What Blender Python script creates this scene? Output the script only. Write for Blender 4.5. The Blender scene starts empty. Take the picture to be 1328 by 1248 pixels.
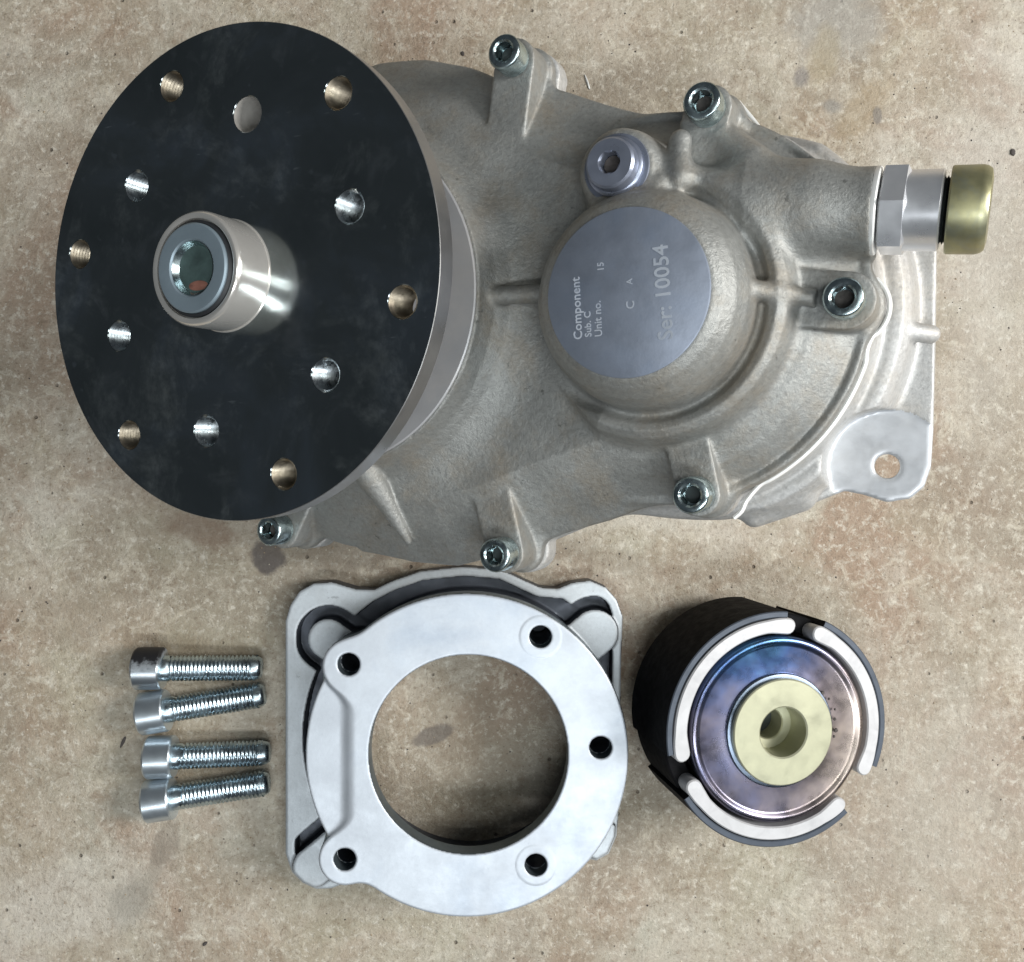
import bpy, bmesh, math, random
import numpy as np
from mathutils import Matrix, Vector
R = math.radians
random.seed(7); np.random.seed(7)
scene = bpy.context.scene
col = scene.collection
MM = 0.001

# ------------------------------------------------------------------ camera, light, exposure
CAM_H = 366.0                      # mm above the floor
FPX, CX, CY = 1219.0, 664.0, 624.0   # focal length and centre in photograph pixels
cd = bpy.data.cameras.new('camera'); cam = bpy.data.objects.new('camera', cd); col.objects.link(cam)
cam.location = (0, 0, CAM_H*MM); cam.rotation_euler = (0, 0, 0)
cd.sensor_fit = 'HORIZONTAL'; cd.sensor_width = 36; cd.lens = 36*FPX/1328
cd.clip_start = 0.01; cd.clip_end = 50
scene.camera = cam

world = bpy.data.worlds.new('World'); scene.world = world; world.use_nodes = True
bg = world.node_tree.nodes['Background']
bg.inputs[0].default_value = (0.80, 0.90, 1.0, 1); bg.inputs[1].default_value = 0.065

def area(name, loc, target, size, power, color, sy=None):
    l = bpy.data.lights.new(name, 'AREA'); l.energy = power; l.color = color
    l.shape = 'RECTANGLE'; l.size = size; l.size_y = sy or size
    o = bpy.data.objects.new(name, l); col.objects.link(o); o.location = loc
    o.rotation_euler = (Vector(target)-Vector(loc)).to_track_quat('-Z', 'Y').to_euler()
    return o
area('ceiling_lamp', (0.22, -0.66, 1.42), (0.22, -0.02, 0), 1.30, 12.0, (0.92, 0.97, 1.0), 0.16)
area('tube_lamp', (0.42, -0.10, 1.45), (0.42, -0.10, 0), 1.10, 2.2, (0.96, 1.0, 0.97), 0.05)
area('tube_lamp', (0.42, 0.04, 1.45), (0.42, 0.04, 0), 1.10, 2.2, (0.96, 1.0, 0.97), 0.05)
area('door_light', (0.92, 0.12, 0.78), (0.05, 0, 0.05), 0.42, 14.0, (1.0, 0.98, 0.95), 0.40)

scene.view_settings.view_transform = 'Standard'; scene.view_settings.look = 'None'
scene.view_settings.exposure = 0.0; scene.view_settings.gamma = 1.0
scene.view_settings.use_curve_mapping = False

def at(px, py, z=0.0):             # photograph pixel -> world mm at height z
    k = (CAM_H-z)/FPX
    return ((px-CX)*k, -(py-CY)*k, z)

# ------------------------------------------------------------------ materials
class NT:
    def __init__(s, name):
        s.m = bpy.data.materials.new(name); s.m.use_nodes = True
        s.t = s.m.node_tree; s.b = s.t.nodes['Principled BSDF']; s.co = None
    def n(s, kind, **kw):
        nd = s.t.nodes.new(kind)
        for k, v in kw.items(): setattr(nd, k, v)
        return nd
    def l(s, a, b): s.t.links.new(a, b)
    def coord(s):
        if s.co is None: s.co = s.n('ShaderNodeTexCoord').outputs['Object']
        return s.co
    def noise(s, scale, detail=4, rough=0.55, dist=0.0, vec=None):
        nd = s.n('ShaderNodeTexNoise'); nd.inputs['Scale'].default_value = scale
        nd.inputs['Detail'].default_value = detail; nd.inputs['Roughness'].default_value = rough
        nd.inputs['Distortion'].default_value = dist
        s.l(vec or s.coord(), nd.inputs['Vector']); return nd.outputs['Fac']
    def ramp(s, fac, stops, interp='LINEAR'):
        nd = s.n('ShaderNodeValToRGB'); cr = nd.color_ramp; cr.interpolation = interp
        while len(cr.elements) < len(stops): cr.elements.new(0.5)
        for e, (p, c) in zip(cr.elements, stops):
            e.position = p; e.color = (c, c, c, 1) if isinstance(c, (int, float)) else (*c, 1)
        s.l(fac, nd.inputs[0]); return nd.outputs[0]
    def mix(s, fac, a, b, mode='MIX'):
        nd = s.n('ShaderNodeMix', data_type='RGBA', blend_type=mode)
        for sock, v in ((nd.inputs[0], fac), (nd.inputs[6], a), (nd.inputs[7], b)):
            if isinstance(v, (int, float)): sock.default_value = v if sock == nd.inputs[0] else (v, v, v, 1)
            elif isinstance(v, tuple): sock.default_value = (*v, 1)
            else: s.l(v, sock)
        return nd.outputs[2]
    def math(s, op, a, b=0.0, clamp=False):
        nd = s.n('ShaderNodeMath', operation=op, use_clamp=clamp)
        for i, v in enumerate((a, b)):
            if isinstance(v, (int, float)): nd.inputs[i].default_value = v
            else: s.l(v, nd.inputs[i])
        return nd.outputs[0]
    def set(s, **kw):
        for k, v in kw.items():
            sock = s.b.inputs[k.replace('_', ' ')]
            if isinstance(v, (int, float)): sock.default_value = v
            elif isinstance(v, tuple): sock.default_value = (*v, 1)
            else: s.l(v, sock)
        return s
    def bump(s, h, strength, dist):
        nd = s.n('ShaderNodeBump'); nd.inputs['Strength'].default_value = strength
        nd.inputs['Distance'].default_value = dist; s.l(h, nd.inputs['Height'])
        s.l(nd.outputs[0], s.b.inputs['Normal']); return s

def blob_mask(m, wobn, cx, cy, rx, ry, ang=0, wob=0.5, soft=0.35):
    """a soft-edged blob, for real marks and painted shade alike, in mm on the floor"""
    mp = m.n('ShaderNodeMapping', vector_type='TEXTURE')
    mp.inputs['Location'].default_value = (cx*MM, cy*MM, 0)
    mp.inputs['Rotation'].default_value = (0, 0, R(ang)); mp.inputs['Scale'].default_value = (rx*MM, ry*MM, 1)
    m.l(m.coord(), mp.inputs['Vector'])
    ln = m.n('ShaderNodeVectorMath', operation='LENGTH'); m.l(mp.outputs[0], ln.inputs[0])
    d = m.math('ADD', ln.outputs['Value'], m.math('MULTIPLY', wobn, wob*2))
    mr = m.n('ShaderNodeMapRange', interpolation_type='SMOOTHSTEP'); m.l(d, mr.inputs[0])
    mr.inputs[1].default_value = 1.0; mr.inputs[2].default_value = 1.0-soft
    mr.inputs[3].default_value = 0; mr.inputs[4].default_value = 1
    return mr.outputs[0]

def concrete():
    m = NT('stained_concrete')
    mp = m.n('ShaderNodeMapping'); mp.inputs['Location'].default_value = (3.1, 1.7, 0.4); m.l(m.coord(), mp.inputs[0])
    big = m.noise(6, 4, 0.6, 0.5); mid = m.noise(42, 8, 0.72, 0.2); mid2 = m.noise(15, 6, 0.65, 0.4, mp.outputs[0])
    c = m.ramp(big, [(0.30, (0.43, 0.355, 0.265)), (0.5, (0.49, 0.43, 0.345)), (0.72, (0.53, 0.49, 0.425))])
    c = m.mix(m.ramp(mid2, [(0.53, 0), (0.70, 0.5)]), c, (0.37, 0.25, 0.165))
    c = m.mix(m.ramp(mid2, [(0.30, 0.6), (0.46, 0)]), c, (0.43, 0.43, 0.355))
    c = m.mix(m.ramp(mid, [(0.47, 0.0), (0.70, 0.65)]), c, (0.275, 0.215, 0.14))
    c = m.mix(m.ramp(mid, [(0.28, 0.5), (0.46, 0.0)]), c, (0.61, 0.57, 0.48))
    pat = m.noise(11, 5, 0.62, 0.9); pat2 = m.noise(8, 4, 0.6, 0.7, mp.outputs[0])
    c = m.mix(m.ramp(pat, [(0.50, 0), (0.62, 0.75)]), c, (0.36, 0.255, 0.185))
    c = m.mix(m.ramp(pat, [(0.34, 0.6), (0.46, 0)]), c, (0.45, 0.42, 0.315))
    c = m.mix(m.ramp(pat2, [(0.53, 0), (0.64, 0.65)]), c, (0.31, 0.26, 0.20))
    c = m.mix(m.ramp(pat2, [(0.34, 0.7), (0.46, 0)]), c, (0.62, 0.575, 0.50))
    clump = m.noise(75, 9, 0.8, 1.0)
    c = m.mix(m.ramp(clump, [(0.55, 0), (0.62, 0.6)]), c, (0.64, 0.585, 0.475))
    c = m.mix(m.ramp(clump, [(0.37, 0.45), (0.44, 0)]), c, (0.25, 0.195, 0.135))
    gr = m.noise(150, 7, 0.78, 0.3, mp.outputs[0])
    c = m.mix(m.ramp(gr, [(0.54, 0), (0.70, 0.6)]), c, (0.26, 0.195, 0.135))
    c = m.mix(m.ramp(gr, [(0.34, 0.7), (0.47, 0)]), c, (0.65, 0.605, 0.51))
    fl = m.noise(330, 6, 0.75, 0.2)
    c = m.mix(m.ramp(fl, [(0.54, 0), (0.66, 0.8)]), c, (0.73, 0.685, 0.59))
    c = m.mix(m.ramp(fl, [(0.33, 0.7), (0.44, 0)]), c, (0.25, 0.19, 0.135))
    fine = m.noise(800, 3, 0.6, 0.1, mp.outputs[0])
    c = m.mix(m.ramp(fine, [(0.58, 0), (0.74, 0.7)]), c, (0.17, 0.13, 0.095))
    pore = m.n('ShaderNodeTexVoronoi', feature='F1'); pore.inputs['Scale'].default_value = 240; m.l(m.coord(), pore.inputs['Vector'])
    pm = m.math('MULTIPLY', m.ramp(pore.outputs['Distance'], [(0.10, 1), (0.20, 0)]), m.ramp(pore.outputs['Color'], [(0.80, 0), (0.86, 1)]))
    c = m.mix(m.math('MULTIPLY', pm, 0.75), c, (0.12, 0.095, 0.07))
    vo = m.n('ShaderNodeTexVoronoi', feature='DISTANCE_TO_EDGE'); vo.inputs['Scale'].default_value = 26
    wv = m.n('ShaderNodeVectorMath', operation='ADD')
    nz = m.n('ShaderNodeTexNoise'); nz.inputs['Scale'].default_value = 70; nz.inputs['Detail'].default_value = 4; m.l(m.coord(), nz.inputs['Vector'])
    sc = m.n('ShaderNodeVectorMath', operation='SCALE'); m.l(nz.outputs['Color'], sc.inputs[0]); sc.inputs['Scale'].default_value = 0.03
    m.l(m.coord(), wv.inputs[0]); m.l(sc.outputs[0], wv.inputs[1]); m.l(wv.outputs[0], vo.inputs['Vector'])
    vein = m.math('MULTIPLY', m.ramp(vo.outputs['Distance'], [(0.0, 0.5), (0.03, 0.0)]), m.ramp(mid2, [(0.48, 0), (0.62, 1)]))
    c = m.mix(vein, c, (0.66, 0.60, 0.48))
    wobn = m.math('SUBTRACT', m.noise(90, 5, 0.65), 0.5)
    def stain_or_shade(px, py, rx, ry, ang, colr, amt, **kw):
        nonlocal c
        x, y, _ = at(px, py)
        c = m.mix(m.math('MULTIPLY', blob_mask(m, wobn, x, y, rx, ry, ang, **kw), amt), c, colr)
    stain_or_shade(170, 1170, 11, 15, -28, (0.31, 0.285, 0.24), 0.6, soft=0.6)
    stain_or_shade(205, 1120, 4, 14, -22, (0.33, 0.295, 0.24), 0.5, soft=0.6)
    stain_or_shade(250, 850, 42, 14, 0, (0.20, 0.155, 0.10), 0.6, soft=0.8)  # shadow above the bolt row, painted into the floor colour
    stain_or_shade(255, 985, 34, 26, 0, (0.24, 0.195, 0.13), 0.4, soft=0.9)  # shade among the loose bolts, painted into the floor colour
    stain_or_shade(760, 720, 40, 8, -12, (0.22, 0.18, 0.13), 0.45, soft=0.9)  # soft darker band between gearbox and adapter plate
    stain_or_shade(600, 960, 30, 30, 0, (0.27, 0.215, 0.15), 0.35, soft=0.9)  # soft darker patch within the adapter opening
    stain_or_shade(215, 1095, 6, 12, -15, (0.27, 0.225, 0.18), 0.6)
    stain_or_shade(348, 722, 8, 8, 0, (0.12, 0.105, 0.10), 0.85)
    stain_or_shade(560, 955, 10, 4, 20, (0.15, 0.13, 0.115), 0.7)
    stain_or_shade(1085, 30, 26, 20, 0, (0.40, 0.39, 0.36), 0.55, soft=0.6)
    stain_or_shade(1120, 140, 9, 20, -35, (0.40, 0.31, 0.20), 0.5, soft=0.6)
    stain_or_shade(1070, 70, 8, 16, -10, (0.38, 0.31, 0.19), 0.45, soft=0.6)
    stain_or_shade(1038, 100, 4, 5, 0, (0.25, 0.23, 0.22), 0.7, soft=0.6)
    stain_or_shade(1080, 138, 5, 4, 0, (0.29, 0.28, 0.26), 0.6, soft=0.6)
    stain_or_shade(1065, 200, 5, 4, 0, (0.28, 0.24, 0.21), 0.6, soft=0.6)
    stain_or_shade(1138, 150, 2.2, 4, 0, (0.24, 0.22, 0.2), 0.7)
    stain_or_shade(100, 800, 22, 16, 15, (0.33, 0.28, 0.215), 0.45, soft=0.6)
    stain_or_shade(430, 715, 40, 9, -8, (0.16, 0.135, 0.105), 0.5, soft=0.6)  # shadow below the gearbox's lower left edge, painted into the floor
    stain_or_shade(265, 690, 20, 8, -15, (0.26, 0.17, 0.12), 0.5, soft=0.6)
    stain_or_shade(230, 640, 40, 22, -30, (0.29, 0.21, 0.15), 0.35, soft=0.7)
    stain_or_shade(1230, 1050, 70, 75, 0, (0.50, 0.47, 0.415), 0.4, soft=0.9, wob=0.3)
    stain_or_shade(1280, 330, 40, 120, 0, (0.56, 0.53, 0.475), 0.45, soft=0.9, wob=0.3)
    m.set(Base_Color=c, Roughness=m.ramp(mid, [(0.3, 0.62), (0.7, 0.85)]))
    m.b.inputs['Specular IOR Level'].default_value = 0.3
    h = m.math('ADD', m.math('SUBTRACT', m.math('SUBTRACT', m.math('MULTIPLY', clump, 0.7), m.math('MULTIPLY', m.math('ADD', fl, gr), 0.6)), m.math('MULTIPLY', pm, 0.8)), m.math('ADD', m.math('MULTIPLY', fine, 0.3), m.math('MULTIPLY', mid, 0.8)))
    m.bump(h, 0.8, 0.0013)
    return m.m

def metal(name, base, rough, metallic=1.0, var=0.15, vscale=60, grime=None, gamt=0.5, gscale=35, bump=0.0, bscale=900, aniso=0.0, rvar=0.1):
    m = NT(name)
    nz = m.noise(vscale, 5, 0.6, 0.3)
    lo = tuple(max(0, x*(1-var)) for x in base); hi = tuple(min(1, x*(1+var)) for x in base)
    c = m.ramp(nz, [(0.3, lo), (0.7, hi)])
    if grime:
        c = m.mix(m.math('MULTIPLY', m.ramp(m.noise(gscale, 6, 0.65, 0.7), [(0.48, 0), (0.68, 1)]), gamt), c, grime)
    m.set(Base_Color=c, Metallic=metallic, Roughness=m.ramp(m.noise(vscale*1.7, 4), [(0.3, max(0.03, rough-rvar)), (0.7, min(1, rough+rvar))]))
    if aniso: m.set(Anisotropic=aniso)
    if bump: m.bump(m.noise(bscale, 4, 0.65), bump, 0.0004)
    return m.m

def cast_alu(name, base, tan, dark, rough=0.5, metallic=0.75, bump=0.16, pit=0.5, blotch=1.0, spk=1.0):
    m = NT(name)
    a = m.noise(20, 6, 0.65, 0.4); b = m.noise(55, 7, 0.7, 0.2)
    c = m.ramp(a, [(0.32, tuple(x*0.80 for x in base)), (0.68, base)])
    c = m.mix(m.ramp(b, [(0.47, 0), (0.70, 0.75*blotch)]), c, tan)
    c = m.mix(m.ramp(a, [(0.52, 0), (0.74, 0.7*blotch)]), c, dark)
    sp = m.noise(700, 5, 0.75)
    c = m.mix(m.ramp(sp, [(0.36, 0.6*spk), (0.50, 0)]), c, tuple(x*0.5 for x in base))
    c = m.mix(m.ramp(sp, [(0.54, 0), (0.68, 0.5*spk)]), c, tuple(min(1, x*1.35) for x in base))
    c = m.mix(m.ramp(m.noise(260, 4, 0.7), [(0.66, 0), (0.72, pit)]), c, tuple(x*0.4 for x in dark))
    m.set(Base_Color=c, Metallic=metallic, Roughness=m.ramp(b, [(0.3, rough-0.05), (0.7, rough+0.12)]))
    h = m.math('ADD', m.math('MULTIPLY', sp, 0.9), m.math('MULTIPLY', m.noise(330, 4, 0.6), 0.3))
    m.bump(h, bump, 0.0006)
    return m.m

def oxide_disc():
    m = NT('dark_polished_steel')
    a = m.noise(22, 5, 0.6, 0.5); b = m.noise(85, 5, 0.65, 0.6)
    c = m.ramp(a, [(0.3, (0.22, 0.25, 0.25)), (0.52, (0.29, 0.325, 0.33)), (0.7, (0.40, 0.46, 0.52))])
    c = m.mix(m.ramp(b, [(0.56, 0), (0.75, 0.6)]), c, (0.52, 0.55, 0.56))
    sc = m.n('ShaderNodeTexNoise'); sc.inputs['Scale'].default_value = 260; sc.inputs['Detail'].default_value = 2
    c = m.mix(m.ramp(sc.outputs[0], [(0.70, 0), (0.78, 0.5)]), c, (0.52, 0.57, 0.60))
    m.l(m.coord(), sc.inputs['Vector'])
    dust = m.math('MULTIPLY', m.ramp(m.noise(34, 6, 0.7, 0.6), [(0.50, 0), (0.70, 1)]), m.ramp(m.noise(240, 4, 0.7), [(0.35, 0), (0.65, 0.6)]))
    mp = m.n('ShaderNodeMapping'); mp.inputs['Rotation'].default_value = (0, 0, R(35)); mp.inputs['Scale'].default_value = (140, 1000, 140); m.l(m.coord(), mp.inputs[0])
    scr = m.math('MULTIPLY', m.ramp(m.noise(1.0, 2, 0.5, 0.0, mp.outputs[0]), [(0.72, 0), (0.78, 0.14)]), m.ramp(a, [(0.52, 0), (0.62, 1)]))
    dm = m.math('MAXIMUM', m.math('MULTIPLY', dust, 0.28), scr)
    c = m.mix(dm, c, (0.20, 0.195, 0.185))
    m.set(Base_Color=c, Metallic=m.math('SUBTRACT', 1.0, dm), Roughness=m.ramp(b, [(0.35, 0.10), (0.7, 0.18)]))
    return m.m

def heat_tint():
    m = NT('heat_tinted_steel')
    sp = m.n('ShaderNodeSeparateXYZ'); m.l(m.coord(), sp.inputs[0])
    t = m.math('SUBTRACT', m.math('MULTIPLY', m.math('MAXIMUM', sp.outputs[1], 0.0), 13.0), m.math('MULTIPLY', m.math('MAXIMUM', sp.outputs[0], 0.0), 15.0))
    t = m.math('ADD', m.math('ADD', t, 0.24), m.math('MULTIPLY', m.noise(75, 4, 0.6, 0.6), 0.46), clamp=True)
    c = m.ramp(t, [(0.10, (0.50, 0.42, 0.37)), (0.28, (0.33, 0.28, 0.28)), (0.44, (0.19, 0.175, 0.225)), (0.6, (0.14, 0.155, 0.26)), (0.76, (0.085, 0.15, 0.34)), (0.92, (0.10, 0.25, 0.43))])
    c = m.mix(m.ramp(m.noise(90, 3, 0.55, 0.0), [(0.4, 0), (0.75, 0.45)]), c, (0.17, 0.155, 0.165))
    m.set(Base_Color=c, Metallic=1.0, Roughness=m.ramp(m.noise(110, 3), [(0.3, 0.22), (0.7, 0.36)]))
    return m.m

M = {
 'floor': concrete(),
 'cast': cast_alu('cast_aluminium', (0.37, 0.375, 0.36), (0.315, 0.27, 0.21), (0.115, 0.118, 0.11), 0.46, 0.52, 0.55, 0.5, 1.0, 0.6),
 'rear': cast_alu('cast_aluminium_clean', (0.60, 0.60, 0.59), (0.52, 0.465, 0.39), (0.38, 0.35, 0.31), 0.5, 0.45, 0.4, 0.3, 0.7, 0.7),
 'blast': cast_alu('blasted_aluminium', (0.59, 0.635, 0.69), (0.53, 0.57, 0.625), (0.31, 0.37, 0.455), 0.45, 0.5, 0.07, 0.1, 0.9, 0.12),
 'base': cast_alu('cast_base_aluminium', (0.60, 0.645, 0.68), (0.53, 0.555, 0.57), (0.36, 0.38, 0.41), 0.5, 0.45, 0.15, 0.4, 0.8, 0.3),
 'wall': metal('shaded_base_wall', (0.075, 0.085, 0.105), 0.45, 0.5, var=0.3, vscale=120),
 'ring_wall': metal('shaded_ring_wall', (0.16, 0.20, 0.225), 0.4, 0.7, var=0.2, vscale=120),
 'lug': metal('milled_lug_face', (0.66, 0.68, 0.71), 0.45, 0.5, var=0.06, vscale=120, grime=(0.54, 0.54, 0.54), gamt=0.4, gscale=90),
 'machined': metal('machined_aluminium', (0.82, 0.83, 0.86), 0.32, 0.75, var=0.05),
 'white_face': metal('machined_bearing_face', (0.44, 0.44, 0.45), 0.5, 0.4, var=0.05, grime=(0.6, 0.56, 0.52), gamt=0.35),
 'cap': metal('milled_cap_face', (0.27, 0.305, 0.375), 0.5, 0.5, var=0.12, vscale=90, grime=(0.24, 0.285, 0.37), gamt=0.7, gscale=60, bump=0.12, bscale=900),
 'engrave': metal('engraved_bright', (0.46, 0.50, 0.56), 0.6, 0.2, var=0.1, grime=(0.28, 0.33, 0.42), gamt=0.55, gscale=170),
 'disc': oxide_disc(),
 'rim': metal('turned_steel_rim', (0.27, 0.268, 0.265), 0.36, 0.8, var=0.06),
 'shaft': metal('ground_steel', (0.84, 0.81, 0.76), 0.2, 0.72, var=0.05, rvar=0.05),
 'zinc': metal('zinc_bolt_steel', (0.50, 0.60, 0.62), 0.26, var=0.15, vscale=200, grime=(0.16, 0.20, 0.21), gamt=0.7, gscale=160),
 'seal': metal('seal_washer_steel', (0.27, 0.34, 0.39), 0.45, 0.5, var=0.08),
 'screw': metal('blue_zinc_screw', (0.62, 0.69, 0.74), 0.32, 0.9, var=0.05, vscale=150, rvar=0.03),
 'thread': metal('blue_zinc_thread', (0.55, 0.66, 0.72), 0.28, 1.0, var=0.15, vscale=200, grime=(0.10, 0.12, 0.14), gamt=0.7, gscale=120),
 'hole_plain': metal('reamed_hole', (0.50, 0.48, 0.45), 0.5, 0.4, var=0.2, vscale=200),
 'black_head': metal('black_oxide_dirt', (0.05, 0.05, 0.055), 0.5, 0.5, var=0.3),
 'plug': metal('plug_steel', (0.29, 0.32, 0.40), 0.34, 0.7, var=0.08, vscale=100),
 'hole': metal('tapped_steel', (0.44, 0.48, 0.50), 0.3, var=0.2, vscale=300),
 'hole_rust': metal('tapped_steel_rusty', (0.33, 0.285, 0.22), 0.4, var=0.25, vscale=300),
 'brass': metal('yellow_zinc', (0.36, 0.345, 0.20), 0.40, 0.75, var=0.2, vscale=110, grime=(0.30, 0.32, 0.26), gamt=0.7, gscale=120),
 'bush': metal('green_yellow_zinc', (0.46, 0.46, 0.325), 0.42, 0.5, var=0.1, vscale=90, grime=(0.42, 0.42, 0.30), gamt=0.5, gscale=140, bump=0.08, bscale=500),
 'rubber': metal('black_rubber', (0.02, 0.022, 0.025), 0.5, 0.0, var=0.2),
 'lining': metal('black_lining', (0.006, 0.006, 0.007), 0.75, 0.0, var=0.35, vscale=200, bump=0.3, bscale=800),
 'lining_edge': metal('lining_edge', (0.07, 0.085, 0.11), 0.5, 0.3, var=0.15, vscale=150),
 'shoe': metal('shoe_aluminium', (0.55, 0.55, 0.56), 0.55, 0.3, var=0.08, vscale=100, grime=(0.42, 0.42, 0.43), gamt=0.5, gscale=150, bump=0.1, bscale=600),
 'tint': heat_tint(),
 'step': metal('blue_grey_steel', (0.18, 0.22, 0.28), 0.3, var=0.1),
 'dark': metal('dark_bore', (0.05, 0.06, 0.06), 0.5, 0.3, var=0.3),
 'teal': metal('teal_bore', (0.07, 0.11, 0.105), 0.55, 0.2, var=0.3, vscale=250),
 'red': metal('red_sealant', (0.25, 0.11, 0.08), 0.6, 0.0, var=0.2, vscale=300),
 'gasket': metal('gasket_edge', (0.88, 0.88, 0.86), 0.4, 0.3, var=0.04),
 'sliver': metal('bright_swarf', (0.85, 0.86, 0.84), 0.4, 0.3, var=0.05),
 'sand': metal('pale_sand', (0.60, 0.55, 0.45), 0.8, 0.0, var=0.2, vscale=100),
 'sand_brown': metal('brown_sand', (0.36, 0.28, 0.19), 0.8, 0.0, var=0.3, vscale=100),
 'grit': metal('dark_rough_surface', (0.07, 0.06, 0.055), 0.8, 0.0, var=0.4, vscale=600),
}

M['lining'].node_tree.nodes['Principled BSDF'].inputs['Specular IOR Level'].default_value = 0.12

# ------------------------------------------------------------------ mesh helpers (coordinates in mm)
def mesh(name, verts, faces, mat, parent=None, angle=35, smooth=True):
    me = bpy.data.meshes.new(name)
    v = np.asarray(verts, dtype=np.float64)*MM
    if isinstance(faces, np.ndarray):
        nf = len(faces)
        me.vertices.add(len(v)); me.vertices.foreach_set('co', v.astype(np.float32).ravel())
        me.loops.add(nf*4); me.polygons.add(nf)
        me.polygons.foreach_set('loop_start', np.arange(0, nf*4, 4, dtype=np.int32))
        me.loops.foreach_set('vertex_index', faces.astype(np.int32).ravel())
        me.update(calc_edges=True)
    else:
        me.from_pydata(v.tolist(), [], faces); me.update()
    me.materials.append(M[mat])
    if smooth:
        me.polygons.foreach_set('use_smooth', np.ones(len(me.polygons), dtype=bool))
        if angle is not None: me.set_sharp_from_angle(angle=R(angle))
    o = bpy.data.objects.new(name, me); col.objects.link(o)
    if parent is not None: o.parent = parent
    return o

def lathe(profile, segs=64, xf=None, hexes=None):
    """profile: (r, z) list; hexes: set of profile indices whose ring is a hexagon of that half-across-flats"""
    V = []; F = []; rings = []
    hexes = hexes or ()
    for i, (r, z) in enumerate(profile):
        if r <= 1e-6:
            rings.append([len(V)]); V.append((0, 0, z)); continue
        ids = []
        for k in range(segs):
            a = 2*math.pi*k/segs; rr = r
            if i in hexes:
                b = (a % (math.pi/3))-math.pi/6; rr = r/math.cos(b)
            ids.append(len(V)); V.append((rr*math.cos(a), rr*math.sin(a), z))
        rings.append(ids)
    for A, B in zip(rings, rings[1:]):
        if len(A) == 1 and len(B) == 1: continue
        for k in range(segs):
            k2 = (k+1) % segs
            if len(A) == 1: F.append((A[0], B[k], B[k2]))
            elif len(B) == 1: F.append((A[k], B[0], A[k2]))
            else: F.append((A[k], B[k], B[k2], A[k2]))
    F = [tuple(reversed(f)) for f in F]
    if xf is not None: V = [tuple(xf @ Vector(p)) for p in V]
    return V, F

def frame_xf(origin, axis):
    q = Vector(axis).normalized().to_track_quat('Z', 'X')
    return Matrix.Translation(Vector(origin)) @ q.to_matrix().to_4x4()

def tube(path, r, segs=10):
    P = [Vector(p) for p in path]; V = []; F = []
    for i, p in enumerate(P):
        t = (P[min(i+1, len(P)-1)]-P[max(i-1, 0)]).normalized()
        up = Vector((0, 0, 1)); s = t.cross(up).normalized(); w = s.cross(t)
        for k in range(segs):
            a = 2*math.pi*k/segs; V.append(tuple(p+r*(math.cos(a)*s+math.sin(a)*w)))
    for i in range(len(P)-1):
        for k in range(segs):
            k2 = (k+1) % segs
            F.append((i*segs+k, i*segs+k2, (i+1)*segs+k2, (i+1)*segs+k))
    F.append(tuple(reversed(range(segs)))); F.append(tuple(range((len(P)-1)*segs, len(P)*segs)))
    return V, F

def smooth_path(pts, n=6):
    out = []; P = [Vector(p) for p in pts]
    for i in range(len(P)-1):
        a = P[max(i-1, 0)]; b = P[i]; c = P[i+1]; d = P[min(i+2, len(P)-1)]
        for k in range(n):
            t = k/n
            out.append(0.5*((2*b)+(-a+c)*t+(2*a-5*b+4*c-d)*t*t+(-a+3*b-3*c+d)*t**3))
    out.append(P[-1]); return out

def empty(name, loc, label, cat, group=None, rot=None):
    o = bpy.data.objects.new(name, None); col.objects.link(o)
    o.empty_display_size = 0.02
    if rot is not None: o.matrix_world = Matrix.Translation(Vector(loc)*MM) @ rot
    else: o.location = Vector(loc)*MM
    o['label'] = label; o['category'] = cat
    if group: o['group'] = group
    return o

def tag(o, label, cat, group=None):
    o['label'] = label; o['category'] = cat
    if group: o['group'] = group
    return o

# ------------------------------------------------------------------ signed-distance castings
def poly_sdf(x, y, pts):
    P = np.asarray(pts, float); d = np.full(x.shape, 1e9); s = np.ones(x.shape)
    n = len(P)
    for i in range(n):
        a = P[i]; b = P[(i-1) % n]; e = b-a
        wx = x-a[0]; wy = y-a[1]
        t = np.clip((wx*e[0]+wy*e[1])/(e@e), 0, 1)
        d = np.minimum(d, (wx-e[0]*t)**2+(wy-e[1]*t)**2)
        c1 = y >= a[1]; c2 = y < b[1]; c3 = e[0]*wy > e[1]*wx
        flip = (c1 & c2 & c3) | (~c1 & ~c2 & ~c3)
        s = np.where(flip, -s, s)
    return (s*np.sqrt(d)).astype(np.float32)

def seg_sdf2(x, y, a, b, r):
    a = np.array(a, float); b = np.array(b, float); e = b-a
    t = np.clip(((x-a[0])*e[0]+(y-a[1])*e[1])/(e@e), 0, 1)
    return (np.hypot(x-a[0]-e[0]*t, y-a[1]-e[1]*t)-r).astype(np.float32)

def smin(a, b, k):
    if k <= 0: return np.minimum(a, b)
    h = np.maximum(k-np.abs(a-b), 0)/k
    return np.minimum(a, b)-h*h*k*0.25
def smax(a, b, k): return -smin(-a, -b, k)

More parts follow.
